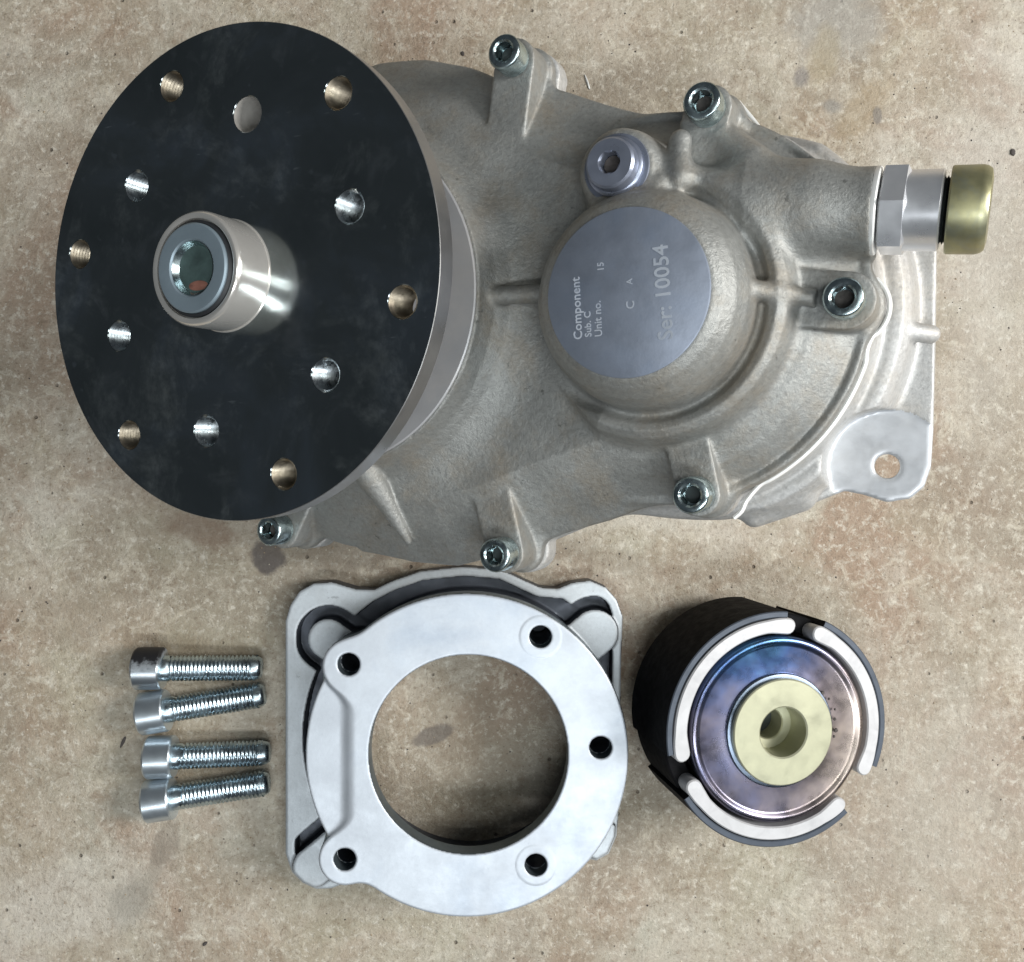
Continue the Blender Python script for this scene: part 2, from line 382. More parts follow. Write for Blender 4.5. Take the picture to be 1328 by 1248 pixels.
class Field:
    def __init__(s, lo, hi, h):
        s.h = h; s.lo = np.array(lo, float)
        s.xs, s.ys, s.zs = [np.arange(l, u+h, h) for l, u in zip(lo, hi)]
        s.X, s.Y = np.meshgrid(s.xs, s.ys, indexing='ij')
        s.Z = s.zs[None, None, :].astype(np.float32)
        s.F = np.full((len(s.xs), len(s.ys), len(s.zs)), 60.0, np.float32)
    def box(s, lo, hi):
        return tuple(slice(max(0, int((l-o)/s.h)), max(1, min(n, int((u-o)/s.h)+2)))
                     for l, u, o, n in zip(lo, hi, s.lo, s.F.shape))
    def extrude(s, d2, z0, z1, r=0.0):
        dz = np.abs(s.Z-(z0+z1)/2)-(z1-z0)/2+r
        q = d2[:, :, None]+r
        return np.sqrt(np.maximum(q, 0)**2+np.maximum(dz, 0)**2)+np.minimum(np.maximum(q, dz), 0)-r
    def lathe(s, c, poly):
        rr = np.hypot(s.X-c[0], s.Y-c[1]); step = 0.15
        rt = np.arange(0, rr.max()+1, step)
        A, B = np.meshgrid(rt, s.zs, indexing='ij')
        T = poly_sdf(A, B, poly)
        f = rr/step; i = f.astype(int); w = (f-i)[:, :, None].astype(np.float32)
        return T[i]*(1-w)+T[i+1]*w
    def capsule(s, a, b, ra, rb, k):
        a = np.array(a, float); b = np.array(b, float); m = max(ra, rb)+k+3
        sl = s.box(np.minimum(a, b)-m, np.maximum(a, b)+m)
        x = s.xs[sl[0]][:, None, None]; y = s.ys[sl[1]][None, :, None]; z = s.zs[sl[2]][None, None, :]
        e = b-a; t = np.clip(((x-a[0])*e[0]+(y-a[1])*e[1]+(z-a[2])*e[2])/(e@e), 0, 1)
        d = np.sqrt((x-a[0]-e[0]*t)**2+(y-a[1]-e[1]*t)**2+(z-a[2]-e[2]*t)**2)-(ra+(rb-ra)*t)
        s.F[sl] = smin(s.F[sl], d.astype(np.float32), k)
    def add(s, d, k=0): s.F = smin(s.F, d.astype(np.float32), k)
    def cut(s, d, k=0): s.F = smax(s.F, -d.astype(np.float32), k)
    def nets(s):
        F = s.F; F[0] = F[-1] = 9; F[:, 0] = F[:, -1] = 9; F[:, :, 0] = F[:, :, -1] = 9
        ins = F < 0; nx, ny, nz = F.shape
        cnt = np.zeros((nx-1, ny-1, nz-1), np.int8)
        for dx in (0, 1):
            for dy in (0, 1):
                for dz in (0, 1): cnt += ins[dx:nx-1+dx, dy:ny-1+dy, dz:nz-1+dz]
        act = (cnt > 0) & (cnt < 8); idx = np.argwhere(act)
        num = np.full(act.shape, -1, np.int32); num[act] = np.arange(len(idx))
        acc = np.zeros((len(idx), 3)); w = np.zeros(len(idx))
        corners = [(a, b, c) for a in (0, 1) for b in (0, 1) for c in (0, 1)]
        for ax in range(3):
            for c in corners:
                if c[ax]: continue
                c2 = list(c); c2[ax] = 1
                f0 = F[idx[:, 0]+c[0], idx[:, 1]+c[1], idx[:, 2]+c[2]]
                f1 = F[idx[:, 0]+c2[0], idx[:, 1]+c2[1], idx[:, 2]+c2[2]]
                x = (f0 < 0) != (f1 < 0); t = np.where(x, f0/np.where(x, f0-f1, 1), 0)
                p = np.tile(np.array(c, float), (len(idx), 1)); p[:, ax] = t
                acc[x] += p[x]; w += x
        V = (idx+acc/w[:, None])*s.h+s.lo
        Q = []
        for ax in range(3):
            sl0 = [slice(1, -1)]*3; sl1 = [slice(1, -1)]*3
            sl0[ax] = slice(0, -1); sl1[ax] = slice(1, None)
            a = ins[tuple(sl0)]; b = ins[tuple(sl1)]
            off = np.array([1, 1, 1]); off[ax] = 0
            o1, o2 = (ax+1) % 3, (ax+2) % 3
            for m, fl in ((a & ~b, False), (~a & b, True)):
                e = np.argwhere(m)+off
                def cell(d1, d2):
                    q = e.copy(); q[:, o1] -= d1; q[:, o2] -= d2
                    return num[q[:, 0], q[:, 1], q[:, 2]]
                q = np.stack([cell(1, 1), cell(0, 1), cell(0, 0), cell(1, 0)], 1)
                Q.append(q[:, ::-1] if fl else q)
        return V, np.concatenate(Q)

# ------------------------------------------------------------------ floor
fv = []; ff = []
N = 60
for j in range(N+1):
    for i in range(N+1):
        fv.append((-1500+3000*i/N, -1500+3000*j/N, 0))
for j in range(N):
    for i in range(N):
        a = j*(N+1)+i; ff.append((a, a+1, a+N+2, a+N+1))
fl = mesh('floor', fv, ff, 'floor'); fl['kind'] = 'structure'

# ------------------------------------------------------------------ gearbox (local frame: u right, v up, n out of its face)
UW = Vector((0.9048, 0.0, 0.4258)); NW = Vector((-0.4258, -0.0365, 0.9041)).normalized()
UW = (UW-NW*UW.dot(NW)).normalized(); VW = NW.cross(UW)
ROT = Matrix((UW, VW, NW)).transposed().to_4x4()
GB = empty('gearbox', (39.51, 48.51, 105.62), 'tilted cast aluminium gearbox with dark round drive flange and blue-grey engraved cap', 'gearbox', rot=ROT)
DC = (-98.6, 7.8); RD = 64.8; HD = 60.0
BOLTS = [(-41.5, 74.7), (15.4, 51.1), (50.2, -2.8), (11.5, -52.1), (-47.1, -70.2), (-130.4, -64.8)]
BOSS_IN = [(-46, 48), (9, 30), (33, 0), (6.5, -27), (-53.5, -44), (-119, -45)]
BOSS_R = [6.4, 6.4, 7.4, 6.2, 6.2, 6.4]
OUTLINE = [(-94, 85), (-77.4, 84.4), (-61.3, 79), (-50, 74), (-39.6, 71.5), (-28.3, 66.5), (-17.4, 61.5), (-5.6, 57), (4.6, 54), (14, 52.5),
           (21, 50), (25.5, 45.5), (29.0, 40.1), (34.5, 35.2), (41.6, 33.2), (49, 25), (54, 10), (55.5, 0), (54.6, -10), (52.0, -18), (50.3, -22.5),
           (45.7, -31.5), (37.2, -41.4), (25.6, -49.4), (13.6, -54), (-0.1, -54.7), (-18.5, -60.9), (-32.8, -65.2), (-44.6, -70), (-69.3, -76.1), (-86.7, -75.5), (-104.9, -72)]

G = Field((-184, -90, -18), (66, 96, 28), 0.55)
d_out = poly_sdf(G.X, G.Y, OUTLINE)
dout3 = d_out[:, :, None]
# roof of the web between the two drums: steep foot, sloping shoulder, flat top
roof = np.maximum(G.Z-2.5, (G.Z+10.5+0.60*dout3)/1.166)
slab = np.maximum(np.maximum(roof, dout3), -14-G.Z)
left = np.clip((G.X-6)/10, 0, 1)[:, :, None]*14      # the web roof fades out into the round end
G.add(np.maximum(slab, np.maximum(dout3, G.Z+left-2.5)), 0)
G.add(G.lathe(DC, [(0, -14), (80, -14), (79.4, -10), (76, -6.5), (69, -1.2), (62.5, 2.6), (57.5, 5.8), (54.2, 9.5), (52.4, 13), (51.6, 15), (0, 15)]), 4.5)
G.add(G.lathe((0, 0), [(0, -14), (55.4, -14), (55.4, -9.5), (54.4, -9.6), (52.9, -10.2), (50.8, -7.8), (47, -4.2), (42.5, -1.4), (38, 0.2), (31, 2.5), (29.3, 6.5), (28.4, 14), (26.6, 19.5), (24.2, 22.8), (21.9, 24.4), (0, 24.4)]), 2.5)
ridge = G.lathe((0, 0), [(29, -3), (39.4, -3), (38.4, 3.0), (36.8, 7.0), (34.6, 8.4), (32.6, 7.6), (31.2, 5)])
ridge = ridge+np.maximum(0, -(G.X*0.85+4-0.25*G.Y))[:, :, None]*0.35
G.add(ridge, 2.5)
# radial ribs, fins, lumps
G.capsule((-54, 5.2, 9.5), (-26, 5, 7.0), 2.8, 2.8, 1.2)
G.capsule((26, 1.2, 10.5), (45, -2.0, 0.8), 2.4, 2.2, 1.8)
G.capsule((-90, -42, 12), (-83, -68, -3.5), 4.8, 1.4, 0.8)
G.capsule((9.2, 42, 5.5), (9.6, 32, 8.2), 3.0, 3.0, 4)
G.capsule((18, 44, -4), (26, 36, -2), 5, 5, 5)
G.capsule((-17, 8, 5), (-12, 27, 5), 4, 4, 5)
# filler boss
PLUG = (-6.6, 35.6)
G.add(G.lathe(PLUG, [(0, -8), (12.6, -8), (11.8, 6), (10.8, 10.3), (9.6, 11.6), (0, 11.6)]), 4)
G.capsule((4.5, 30.5, 8.5), (3.0, 28.0, 9.5), 3.0, 3.0, 2)
# hose boss with its horizontal bore
PA = Vector((33.0, 22.6, -4.0)); PB = Vector((57.0, 20.0, -4.0)); PDIR = (PB-PA).normalized()
px_, py_ = PDIR.x, PDIR.y
sl = G.box((20, 2, -19), (60, 44, 20))
x = G.xs[sl[0]][:, None, None]; y = G.ys[sl[1]][None, :, None]; z = G.zs[sl[2]][None, None, :]
al = (x-PA.x)*px_+(y-PA.y)*py_; pr = (x-PA.x)*-py_+(y-PA.y)*px_
dcy = np.maximum(np.sqrt(pr**2+(z+4)**2)-(10.6+0.02*al), np.maximum(al-24.0, -al-4))
G.F[sl] = smin(G.F[sl], dcy.astype(np.float32), 5)
G.capsule((26, 27, -2), (40, 23, -3), 9, 10.4, 7)
# bolt bosses with flat spot faces
for (bi, bo, br) in zip(BOSS_IN, BOLTS, BOSS_R):
    d2 = seg_sdf2(G.X, G.Y, bi, bo, br)
    foot = seg_sdf2(G.X, G.Y, bi, bo, br+1.3)
    G.add(G.extrude(foot, -14, -10, 1.0), 3.5)
    G.add(G.extrude(d2, -14, 0.5, 0.3), 1.0)
# spot-face cut above each bolt so that the head sits clear
for (bi, bo, br) in zip(BOSS_IN, BOLTS, BOSS_R):
    d2 = np.hypot(G.X-bo[0], G.Y-bo[1])-(br-0.2)
    G.cut(G.extrude(d2, 0.5, 30, 0.0), 0.4)
wob = (np.sin(G.X*0.31+1.3)*np.cos(G.Y*0.27)+np.sin(G.X*0.11-G.Y*0.17))[:, :, None].astype(np.float32)*0.12
G.F += wob
V, Q = G.nets()
casing = mesh('casing', V, Q, 'cast', GB, angle=None)

# rear case under the cover
G = Field((-180, -84, -48), (76, 92, -13), 0.8)
REAR = [(70.6, 16.7), (70.2, -11.7), (69.6, -35.9), (69.0, -46), (67.2, -51.8), (63.6, -55.2), (57.2, -56.4), (50.8, -54.2), (45.4, -53.1), (35.4, -57.3), (23.9, -61.5), (14, -60),
        (-12, -58), (-30, -40), (-30, 40), (-5, 52), (24, 42), (52, 24), (62, 19.5)]
d_rear = poly_sdf(G.X, G.Y, REAR)
G.add(G.extrude(d_rear, -46.5, -41.5, 0.6), 0)
G.add(G.lathe((0, 0), [(0, -46), (66.5, -46), (65.8, -37), (64.6, -30.5), (62.6, -27.2), (60.4, -26.6), (58.2, -27), (56.8, -24), (56.4, -14.8), (0, -14.8)])
      + np.maximum(0, poly_sdf(G.X, G.Y, [(-70, 60), (40, 45), (69.5, 17), (69.5, -50), (40, -56), (10, -59), (-40, -56)]))[:, :, None], 1.5)
din = poly_sdf(G.X, G.Y, OUTLINE)+0.6
G.add(G.extrude(din, -34, -14.8, 0.5), 3)
G.add(G.lathe(DC, [(0, -34), (76, -34), (78.5, -14.8), (0, -14.8)]), 2)
for (bi, bo, br) in zip(BOSS_IN, BOLTS, BOSS_R):
    G.add(G.extrude(seg_sdf2(G.X, G.Y, bi, bo, br+1.6), -22, -14.8, 0.5), 2)
G.capsule((62, -7.5, -32), (69.0, -8.6, -36.5), 2.7, 2.7, 1.0)
G.capsule((20, -60, -36), (34, -55, -36), 4, 4, 4)
LUG = (57.2, -45.8)
G.cut(G.extrude((np.hypot(G.X-LUG[0], G.Y-LUG[1])-16.5).astype(np.float32), -41.9, -20), 0.5)
G.cut(G.extrude((np.hypot(G.X-LUG[0], G.Y-LUG[1])-3.55).astype(np.float32), -60, -20), 0.3)
V, Q = G.nets()
rc = mesh('rear_case', V, Q, 'rear', GB, angle=None)
rc.data.materials.append(M['lug'])
pc = V[Q].mean(axis=1); sel = (np.hypot(pc[:, 0]-LUG[0], pc[:, 1]-LUG[1]) < 16.7) & (pc[:, 2] > -42.6) & (pc[:, 2] < -41.0)
rc.data.polygons.foreach_set('material_index', sel.astype(np.int32))
# bearing nose behind, which carries the raised end
V, F = lathe([(0, -46), (50, -46), (50, -56), (44, -60), (34, -64), (31, -80), (28, -98), (24, -101), (0, -101)], 64)
mesh('bearing_nose', V, F, 'cast', GB)

# gasket edge along the joint
def arc(c, r, a0, a1, n): return [(c[0]+r*math.cos(R(a0+(a1-a0)*i/n)), c[1]+r*math.sin(R(a0+(a1-a0)*i/n)), -14.1) for i in range(n+1)]
gp = arc((50.2, -2.8), 9.5, 50, -58, 10)+[(54.0, -14.0, -14.1)]+arc((0, 0), 56.4, -18, -63, 14)+[(22.0, -54.5, -14.1), (20.6, -57.5, -14.1), (18.4, -59.5, -14.1)]
V, F = tube(smooth_path(gp, 3), 0.72, 8); mesh('gasket', V, F, 'gasket', GB)
V, F = tube(smooth_path([(20.5, 57.0, -14.4), (25.2, 50.5, -14.4), (28.8, 44.5, -14.4), (31, 39.8, -14.4), (35, 36.5, -14.4)], 4), 0.55, 8)
mesh('gasket', V, F, 'gasket', GB)

# machined bearing face under the drive flange
V, F = lathe([(0, 14.6), (50.7, 14.6), (51.0, 15.0), (51.0, 15.4), (50.6, 15.7), (40, 15.7), (39, 18), (30, 18), (29, 20), (26, 20), (26, 44), (30, 46), (30, 53.9), (0, 53.9)], 96,
             Matrix.Translation((DC[0], DC[1], 0)))
mesh('bearing_face', V, F, 'white_face', GB)

# engraved cap
V, F = lathe([(0, 23.8), (21.3, 23.8), (21.5, 24.2), (21.5, 24.9), (21.2, 25.1), (0, 25.1)], 96)
cap = mesh('cap_face', V, F, 'cap', GB)
def text(body, size, u, v, n, rotdeg, parent, name='engraving', mat='engrave', ext=0.04, sx=1.0):
    c = bpy.data.curves.new(name, 'FONT'); c.body = body; c.size = size; c.extrude = ext; c.resolution_u = 3; c.offset = 0.012*size
    c.align_x = 'LEFT'; c.align_y = 'CENTER'
    t = bpy.data.objects.new('t', c); me = bpy.data.meshes.new_from_object(t); bpy.data.objects.remove(t); bpy.data.curves.remove(c)
    me.transform(Matrix.Translation((u*MM, v*MM, n*MM)) @ Matrix.Rotation(R(rotdeg), 4, 'Z') @ Matrix.Diagonal((MM*sx, MM, MM, 1)))
    me.materials.clear(); me.materials.append(M[mat]); me.name = name
    o = bpy.data.objects.new(name, me); col.objects.link(o); o.parent = parent
    return o
text('Component', 3.3, -13.0, -11.0, 25.12, 92, cap)
text('Sub. C', 2.5, -10.2, -10.5, 25.12, 92, cap)
text('Unit no.', 2.8, -7.4, -10.6, 25.12, 92, cap)
text('15', 2.4, -6.6, 6.0, 25.12, 92, cap)
text('C', 3.0, 1.2, -4.2, 25.12, 92, cap); text('A', 2.2, 1.0, 2.0, 25.12, 92, cap)
text('Ser: 10054', 5.5, 10.4, -12.6, 25.12, 93, cap)

# filler plug
xf = Matrix.Translation((PLUG[0], PLUG[1], 0))
V, F = lathe([(0, 11), (9.0, 11), (9.2, 11.4), (9.0, 12.2), (7.9, 12.3), (0, 12.3)], 64, xf)
spot = mesh('plug_washer', V, F, 'plug', GB)
V, F = lathe([(0, 12.2), (7.5, 12.2), (7.8, 12.6), (7.8, 13.6), (7.3, 14.1), (6.9, 14.2), (6.7, 14.8), (6.7, 17.2), (6.1, 17.9), (3.1, 17.95), (2.6, 17.4), (2.55, 12.6), (0, 12.5)], 72, xf, hexes={10, 11})
fp = mesh('filler_plug', V, F, 'plug', GB)
V, F = lathe([(0, 12.5), (2.5, 12.5), (2.5, 14.6), (0, 14.3)], 24, xf); mesh('socket_floor', V, F, 'grit', fp)  # dark disc low in the plug's hex socket

# hose fitting
hx = frame_xf(PA, PDIR)
V, F = lathe([(0, 23.6), (10.9, 23.6), (11.0, 24.0), (11.0, 24.7), (10.7, 25.0), (0, 25.0)], 64, hx)
fit = mesh('hose_fitting', V, F, 'gasket', GB)
V = []; F = []
for zz, ra in ((25.3, 9.6), (25.9, 11.45), (31.2, 11.45), (31.9, 10.2)):
    for k in range(6): V.append(tuple(hx @ Vector((ra*math.cos(k*math.pi/3), ra*math.sin(k*math.pi/3), zz))))
for lay in range(3):
    for k in range(6):
        k2 = (k+1) % 6; F.append((lay*6+k, lay*6+k2, lay*6+6+k2, lay*6+6+k))
F += [tuple(reversed(range(6))), tuple(range(18, 24))]
mesh('hex_nut', V, F, 'machined', fit, angle=15)
V, F = lathe([(0, 31.0), (9.5, 31.0), (9.85, 31.3), (9.85, 39.2), (9.5, 39.6), (8.1, 39.7), (0, 39.7)], 64, hx)
mesh('sleeve', V, F, 'machined', fit)
pf = [(0, 39.0), (7.6, 39.0)]
for k in range(4): pf += [(8.3, 39.6+k*0.7), (7.6, 39.95+k*0.7)]
pf += [(0, 42.5)]
V, F = lathe(pf, 48, hx); mesh('thread', V, F, 'dark', fit)
V, F = lathe([(0, 41.0), (10.3, 41.0), (10.6, 41.4), (10.6, 47.9), (10.3, 49.0), (9.6, 49.9), (7.5, 50.3), (0, 50.3)], 72, hx)
mesh('end_cap', V, F, 'brass', fit)

# cap screws round the cover
HEAD = [(0, 0), (4.6, 0), (5.0, 0.3), (5.0, 6.6), (4.7, 7.1), (4.4, 7.3), (3.3, 7.3), (2.75, 6.9), (2.6, 6.5), (2.6, 2.6), (0, 2.3)]
for i, (u_, v_) in enumerate(BOLTS):
    xf = Matrix.Translation((u_, v_, 0.56)) @ Matrix.Rotation(R(13+37*i), 4, 'Z')
    V, F = lathe(HEAD, 72, xf, hexes={8, 9})
    sc = mesh('cap_screw', V, F, 'zinc', GB)
    V, F = lathe([(0, 2.4), (2.4, 2.4), (2.4, 3.2), (1.5, 3.5), (0, 3.3)], 18, xf); mesh('socket_floor', V, F, 'grit' if i in (1, 2, 5) else 'dark', sc)  # dark disc at the bottom of each hex socket

# drive flange: bored plate
def plate(name, outer_r, holes, z0, z1, mat, parent, center, bevel=0.4, res=48, rim_mat=None):
    cu = bpy.data.curves.new(name, 'CURVE'); cu.dimensions = '2D'; cu.fill_mode = 'BOTH'
    cu.extrude = (z1-z0)/2*MM-bevel*MM; cu.bevel_depth = bevel*MM; cu.bevel_resolution = 0; cu.offset = -bevel*MM
    for (hx_, hy_, hr, n) in [(0, 0, outer_r, 160)]+[(a, b, c, 40) for a, b, c in holes]:
        sp = cu.splines.new('POLY'); sp.points.add(n-1); sp.use_cyclic_u = True
        for k in range(n):
            a = 2*math.pi*k/n; sp.points[k].co = ((hx_+hr*math.cos(a))*MM, (hy_+hr*math.sin(a))*MM, 0, 1)
    t = bpy.data.objects.new('t', cu); me = bpy.data.meshes.new_from_object(t)
    bpy.data.objects.remove(t); bpy.data.curves.remove(cu)
    bm = bmesh.new(); bm.from_mesh(me); bmesh.ops.remove_doubles(bm, verts=bm.verts, dist=1e-6); bmesh.ops.recalc_face_normals(bm, faces=bm.faces); bm.to_mesh(me); bm.free()
    me.transform(Matrix.Translation((center[0]*MM, center[1]*MM, (z0+z1)/2*MM)))
    me.materials.clear(); me.materials.append(M[mat])
    if rim_mat: me.materials.append(M[rim_mat])
    me.polygons.foreach_set('use_smooth', np.ones(len(me.polygons), dtype=bool)); me.set_sharp_from_angle(angle=R(28))
    if rim_mat:
        for p in me.polygons:
            c = p.center; rr = math.hypot(c.x/MM-center[0], c.y/MM-center[1])
            if abs(p.normal.z) < 0.9 and rr > outer_r-2: p.material_index = 1
    me.name = name
    o = bpy.data.objects.new(name, me); col.objects.link(o); o.parent = parent
    return o
holes = []; TH = 6.0
for k in range(6):
    a = R(108.3-60*k); holes.append((55.2*math.cos(a), 55.2*math.sin(a), 4.1, k, 'o'))
for k in range(6):
    a = R(78.5-60*k); holes.append((41.6*math.cos(a), 41.6*math.sin(a), 4.3 if k else 4.6, k, 'i'))
flange = plate('drive_flange', RD, [h[:3] for h in holes], HD-TH, HD, 'disc', GB, DC, 0.16, rim_mat='rim')
DEEP = 11.5
for (hx_, hy_, hr, k, kind) in holes:
    plain = kind == 'i' and k == 0; pf = [(hr-0.06, HD-0.2)]; zz = HD-0.7
    while zz > HD-DEEP:
        pf += [(hr-0.06, zz), (hr-0.06, zz-0.5)] if plain else [(hr-0.55, zz), (hr-0.06, zz-0.5)]
        zz -= 1.0
    pf += [(hr+0.9, HD-DEEP-0.3), (hr+0.9, HD-TH-0.05)]          # boss behind the plate
    V, F = lathe(pf, 32, Matrix.Translation((DC[0]+hx_, DC[1]+hy_, 0)))
    th = mesh('threaded_hole', V, F, 'hole_rust' if kind == 'o' else ('hole' if k else 'hole_plain'), flange, angle=60)
    if not (kind == 'o' and k == 2):        # all but one end blind
        V, F = lathe([(0, HD-DEEP-0.2), (hr+0.3, HD-DEEP-0.2), (hr+0.3, HD-DEEP+0.1), (0, HD-DEEP+0.3)], 24, Matrix.Translation((DC[0]+hx_, DC[1]+hy_, 0)))
        mesh('hole_end', V, F, 'dark', th)

# drive shaft stub with seal ring and bore
xf = Matrix.Translation((DC[0], DC[1], HD))
V, F = lathe([(0, -0.3), (14.9, -0.3), (14.9, 0.12), (14.6, 0.3), (14.6, 10.6), (14.3, 11.3), (13.9, 11.7), (13.3, 11.8), (12.6, 11.5), (12.5, 10.4), (0, 10.4)], 96, xf)
shaft = mesh('drive_shaft', V, F, 'shaft', GB)
V, F = lathe([(12.2, 10.45), (12.2, 11.3), (11.5, 11.9), (11.0, 11.0), (11.0, 10.45)], 72, xf); mesh('seal_lip', V, F, 'rubber', shaft)
V, F = lathe([(11.3, 10.45), (11.3, 12.3), (10.9, 12.7), (10.3, 12.75), (7.4, 12.6), (6.9, 12.2), (6.6, 11.2), (6.6, 10.45)], 72, xf); mesh('seal_washer', V, F, 'seal', shaft)
V, F = lathe([(6.75, 12.3), (6.2, 11.3), (5.7, 10.46)], 48, xf); mesh('bore', V, [tuple(f) for f in F], 'zinc', shaft)
V, F = lathe([(0, 10.5), (6.0, 10.5), (6.0, 10.75), (0, 10.75)], 48, xf); mesh('bore_end', V, F, 'teal', shaft)
V, F = lathe([(0, 0), (1.9, 0), (2.2, 0.3), (2.0, 0.6), (0, 0.7)], 20, xf @ Matrix.Translation((0.4, -4.2, 10.5)) @ Matrix.Diagonal((1.5, 0.6, 0.6, 1))); mesh('sealant_dab', V, F, 'red', shaft)

# ------------------------------------------------------------------ adapter plate
AD0 = at(588, 945, 0)
ADP = empty('adapter_plate', (AD0[0], AD0[1], 0), 'pale aluminium adapter plate with large round opening and five bolt holes', 'adapter')
def al_(px, py, z): p = at(px, py, z); return (p[0]-AD0[0], p[1]-AD0[1])
ZR, ZB = 34.0, 10.0
RC = al_(605, 980, ZR); RR = 210*(CAM_H-ZR)/FPX
base_px = [(370, 870), (370, 805), (376, 785), (388, 767), (406, 757), (430, 755), (460, 764), (485, 765), (508, 754), (545, 741), (600, 735), (650, 739), (680, 753), (700, 762), (722, 764), (742, 756),
           (765, 753), (786, 762), (800, 778), (808, 800), (806, 850), (804, 960), (802, 1060), (800, 1085), (790, 1108), (774, 1117), (755, 1114), (720, 1130), (650, 1148), (560, 1150), (480, 1138), (448, 1146), (430, 1153), (410, 1154), (392, 1146), (378, 1132), (370, 1108)]
BASE = [al_(x, y, ZB) for x, y in base_px]
G = Field((-75, -75, -1), (75, 75, 29), 0.5)
db = poly_sdf(G.X, G.Y, BASE)
G.add(G.extrude(db, 0, ZB, 0.6), 0)
rr_ = np.hypot(G.X-RC[0], G.Y-RC[1]).astype(np.float32)
rimw = db+3.6
G.cut(G.extrude(smax(rr_-63.0, rimw, 1.0), 3, 40), 0.4)
EARS = ((424, 830, 7.6), (772, 822, 8.8), (404, 1128, 7.6), (780, 1092, 7.6))
for (px, py, r_) in EARS:
    c = al_(px, py, ZB+3); e = ((RC[0]-c[0])*0.35+c[0], (RC[1]-c[1])*0.35+c[1])
    G.cut(G.extrude(smax(seg_sdf2(G.X, G.Y, c, e, r_+4.8), rimw, 1.5), 3, 40), 0.4)
G.add(G.extrude((rr_-56.0).astype(np.float32), 0, 27.5), 0.8)
for (px, py) in ((452, 862), (447, 1115)):
    c = al_(px, py, ZR); G.add(G.extrude((np.hypot(G.X-c[0], G.Y-c[1])-8.2).astype(np.float32), 0, 27.5), 1.5)
for (px, py, r_) in EARS:
    c = al_(px, py, ZB+3); e = ((RC[0]-c[0])*0.35+c[0], (RC[1]-c[1])*0.35+c[1])
    G.add(G.extrude(np.maximum(seg_sdf2(G.X, G.Y, c, e, r_), db+1.0), 0, ZB+1.5, 0.7), 1.0)
G.cut(G.lathe(RC, [(0, -5), (43, -5), (43, 20), (38, 40), (0, 40)]), 0.5)
HOLES5 = ((452, 862), (701, 826), (779, 970), (695, 1122), (447, 1115))
for (px, py) in HOLES5:
    c = al_(px, py, ZR); G.cut(G.extrude((np.hypot(G.X-c[0], G.Y-c[1])-3.7).astype(np.float32), 1, 40), 0)
V, Q = G.nets()
def two_tone(o, V, Q, second, cond):
    a = V[Q]; nn = np.cross(a[:, 2]-a[:, 0], a[:, 3]-a[:, 1]); nn /= np.linalg.norm(nn, axis=1)[:, None]+1e-12
    o.data.materials.append(M[second])
    o.data.polygons.foreach_set('material_index', cond(a.mean(axis=1), nn).astype(np.int32)); o.data.update()
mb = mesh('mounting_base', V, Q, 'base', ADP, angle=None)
two_tone(mb, V, Q, 'wall', lambda c, n: (np.abs(n[:, 2]) < 0.55) | (c[:, 2] < 6))  # side faces and groove floor coloured dark: painted shade

G = Field((RC[0]-64, RC[1]-62, 24), (RC[0]+62, RC[1]+62, 36), 0.4)
dr = (np.hypot(G.X-RC[0], G.Y-RC[1])-RR).astype(np.float32)
ch = al_(444, 0, ZR)[0]
chord = (ch-G.X).astype(np.float32)                    # >0 left of the step
G.add(G.extrude(dr, 26, 32.6, 0.4), 0)
top2 = smax(dr[:, :, None], (chord[:, :, None]+(G.Z-32.6)*2.2)*0.414, 1.0)
for (px, py, r_) in ((452, 864, 9.3), (447, 1115, 9.3)):
    c = al_(px, py, ZR); e = (c[0]+14, c[1]+(6 if py > 1000 else -8))
    top2 = smin(top2, seg_sdf2(G.X, G.Y, c, e, r_)[:, :, None], 5.0)
G.add(smax(top2, np.maximum(G.Z-ZR, 26-G.Z), 0.7), 0.6)
for (px, py, r_) in ((701, 826, 7.3), (695, 1122, 7.0)):   # faint machined pads
    c = al_(px, py, ZR); G.add(G.extrude((np.hypot(G.X-c[0], G.Y-c[1])-r_).astype(np.float32), 28, ZR+0.12, 0.1), 0.3)
G.cut(G.extrude((np.hypot(G.X-RC[0]-0.6, G.Y-RC[1]-0.3)-35.2).astype(np.float32), 20, 40), 0.4)
for (px, py) in ((452, 862), (701, 826), (779, 970), (695, 1122), (447, 1115)):
    c = al_(px, py, ZR); G.cut(G.extrude((np.hypot(G.X-c[0], G.Y-c[1])-3.9).astype(np.float32), 20, 40), 0.4)
V, Q = G.nets()
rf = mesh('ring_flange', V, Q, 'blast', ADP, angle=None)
two_tone(rf, V, Q, 'ring_wall', lambda c, n: (np.abs(n[:, 2]) < 0.45))  # shade on the ring's side faces, put into their colour

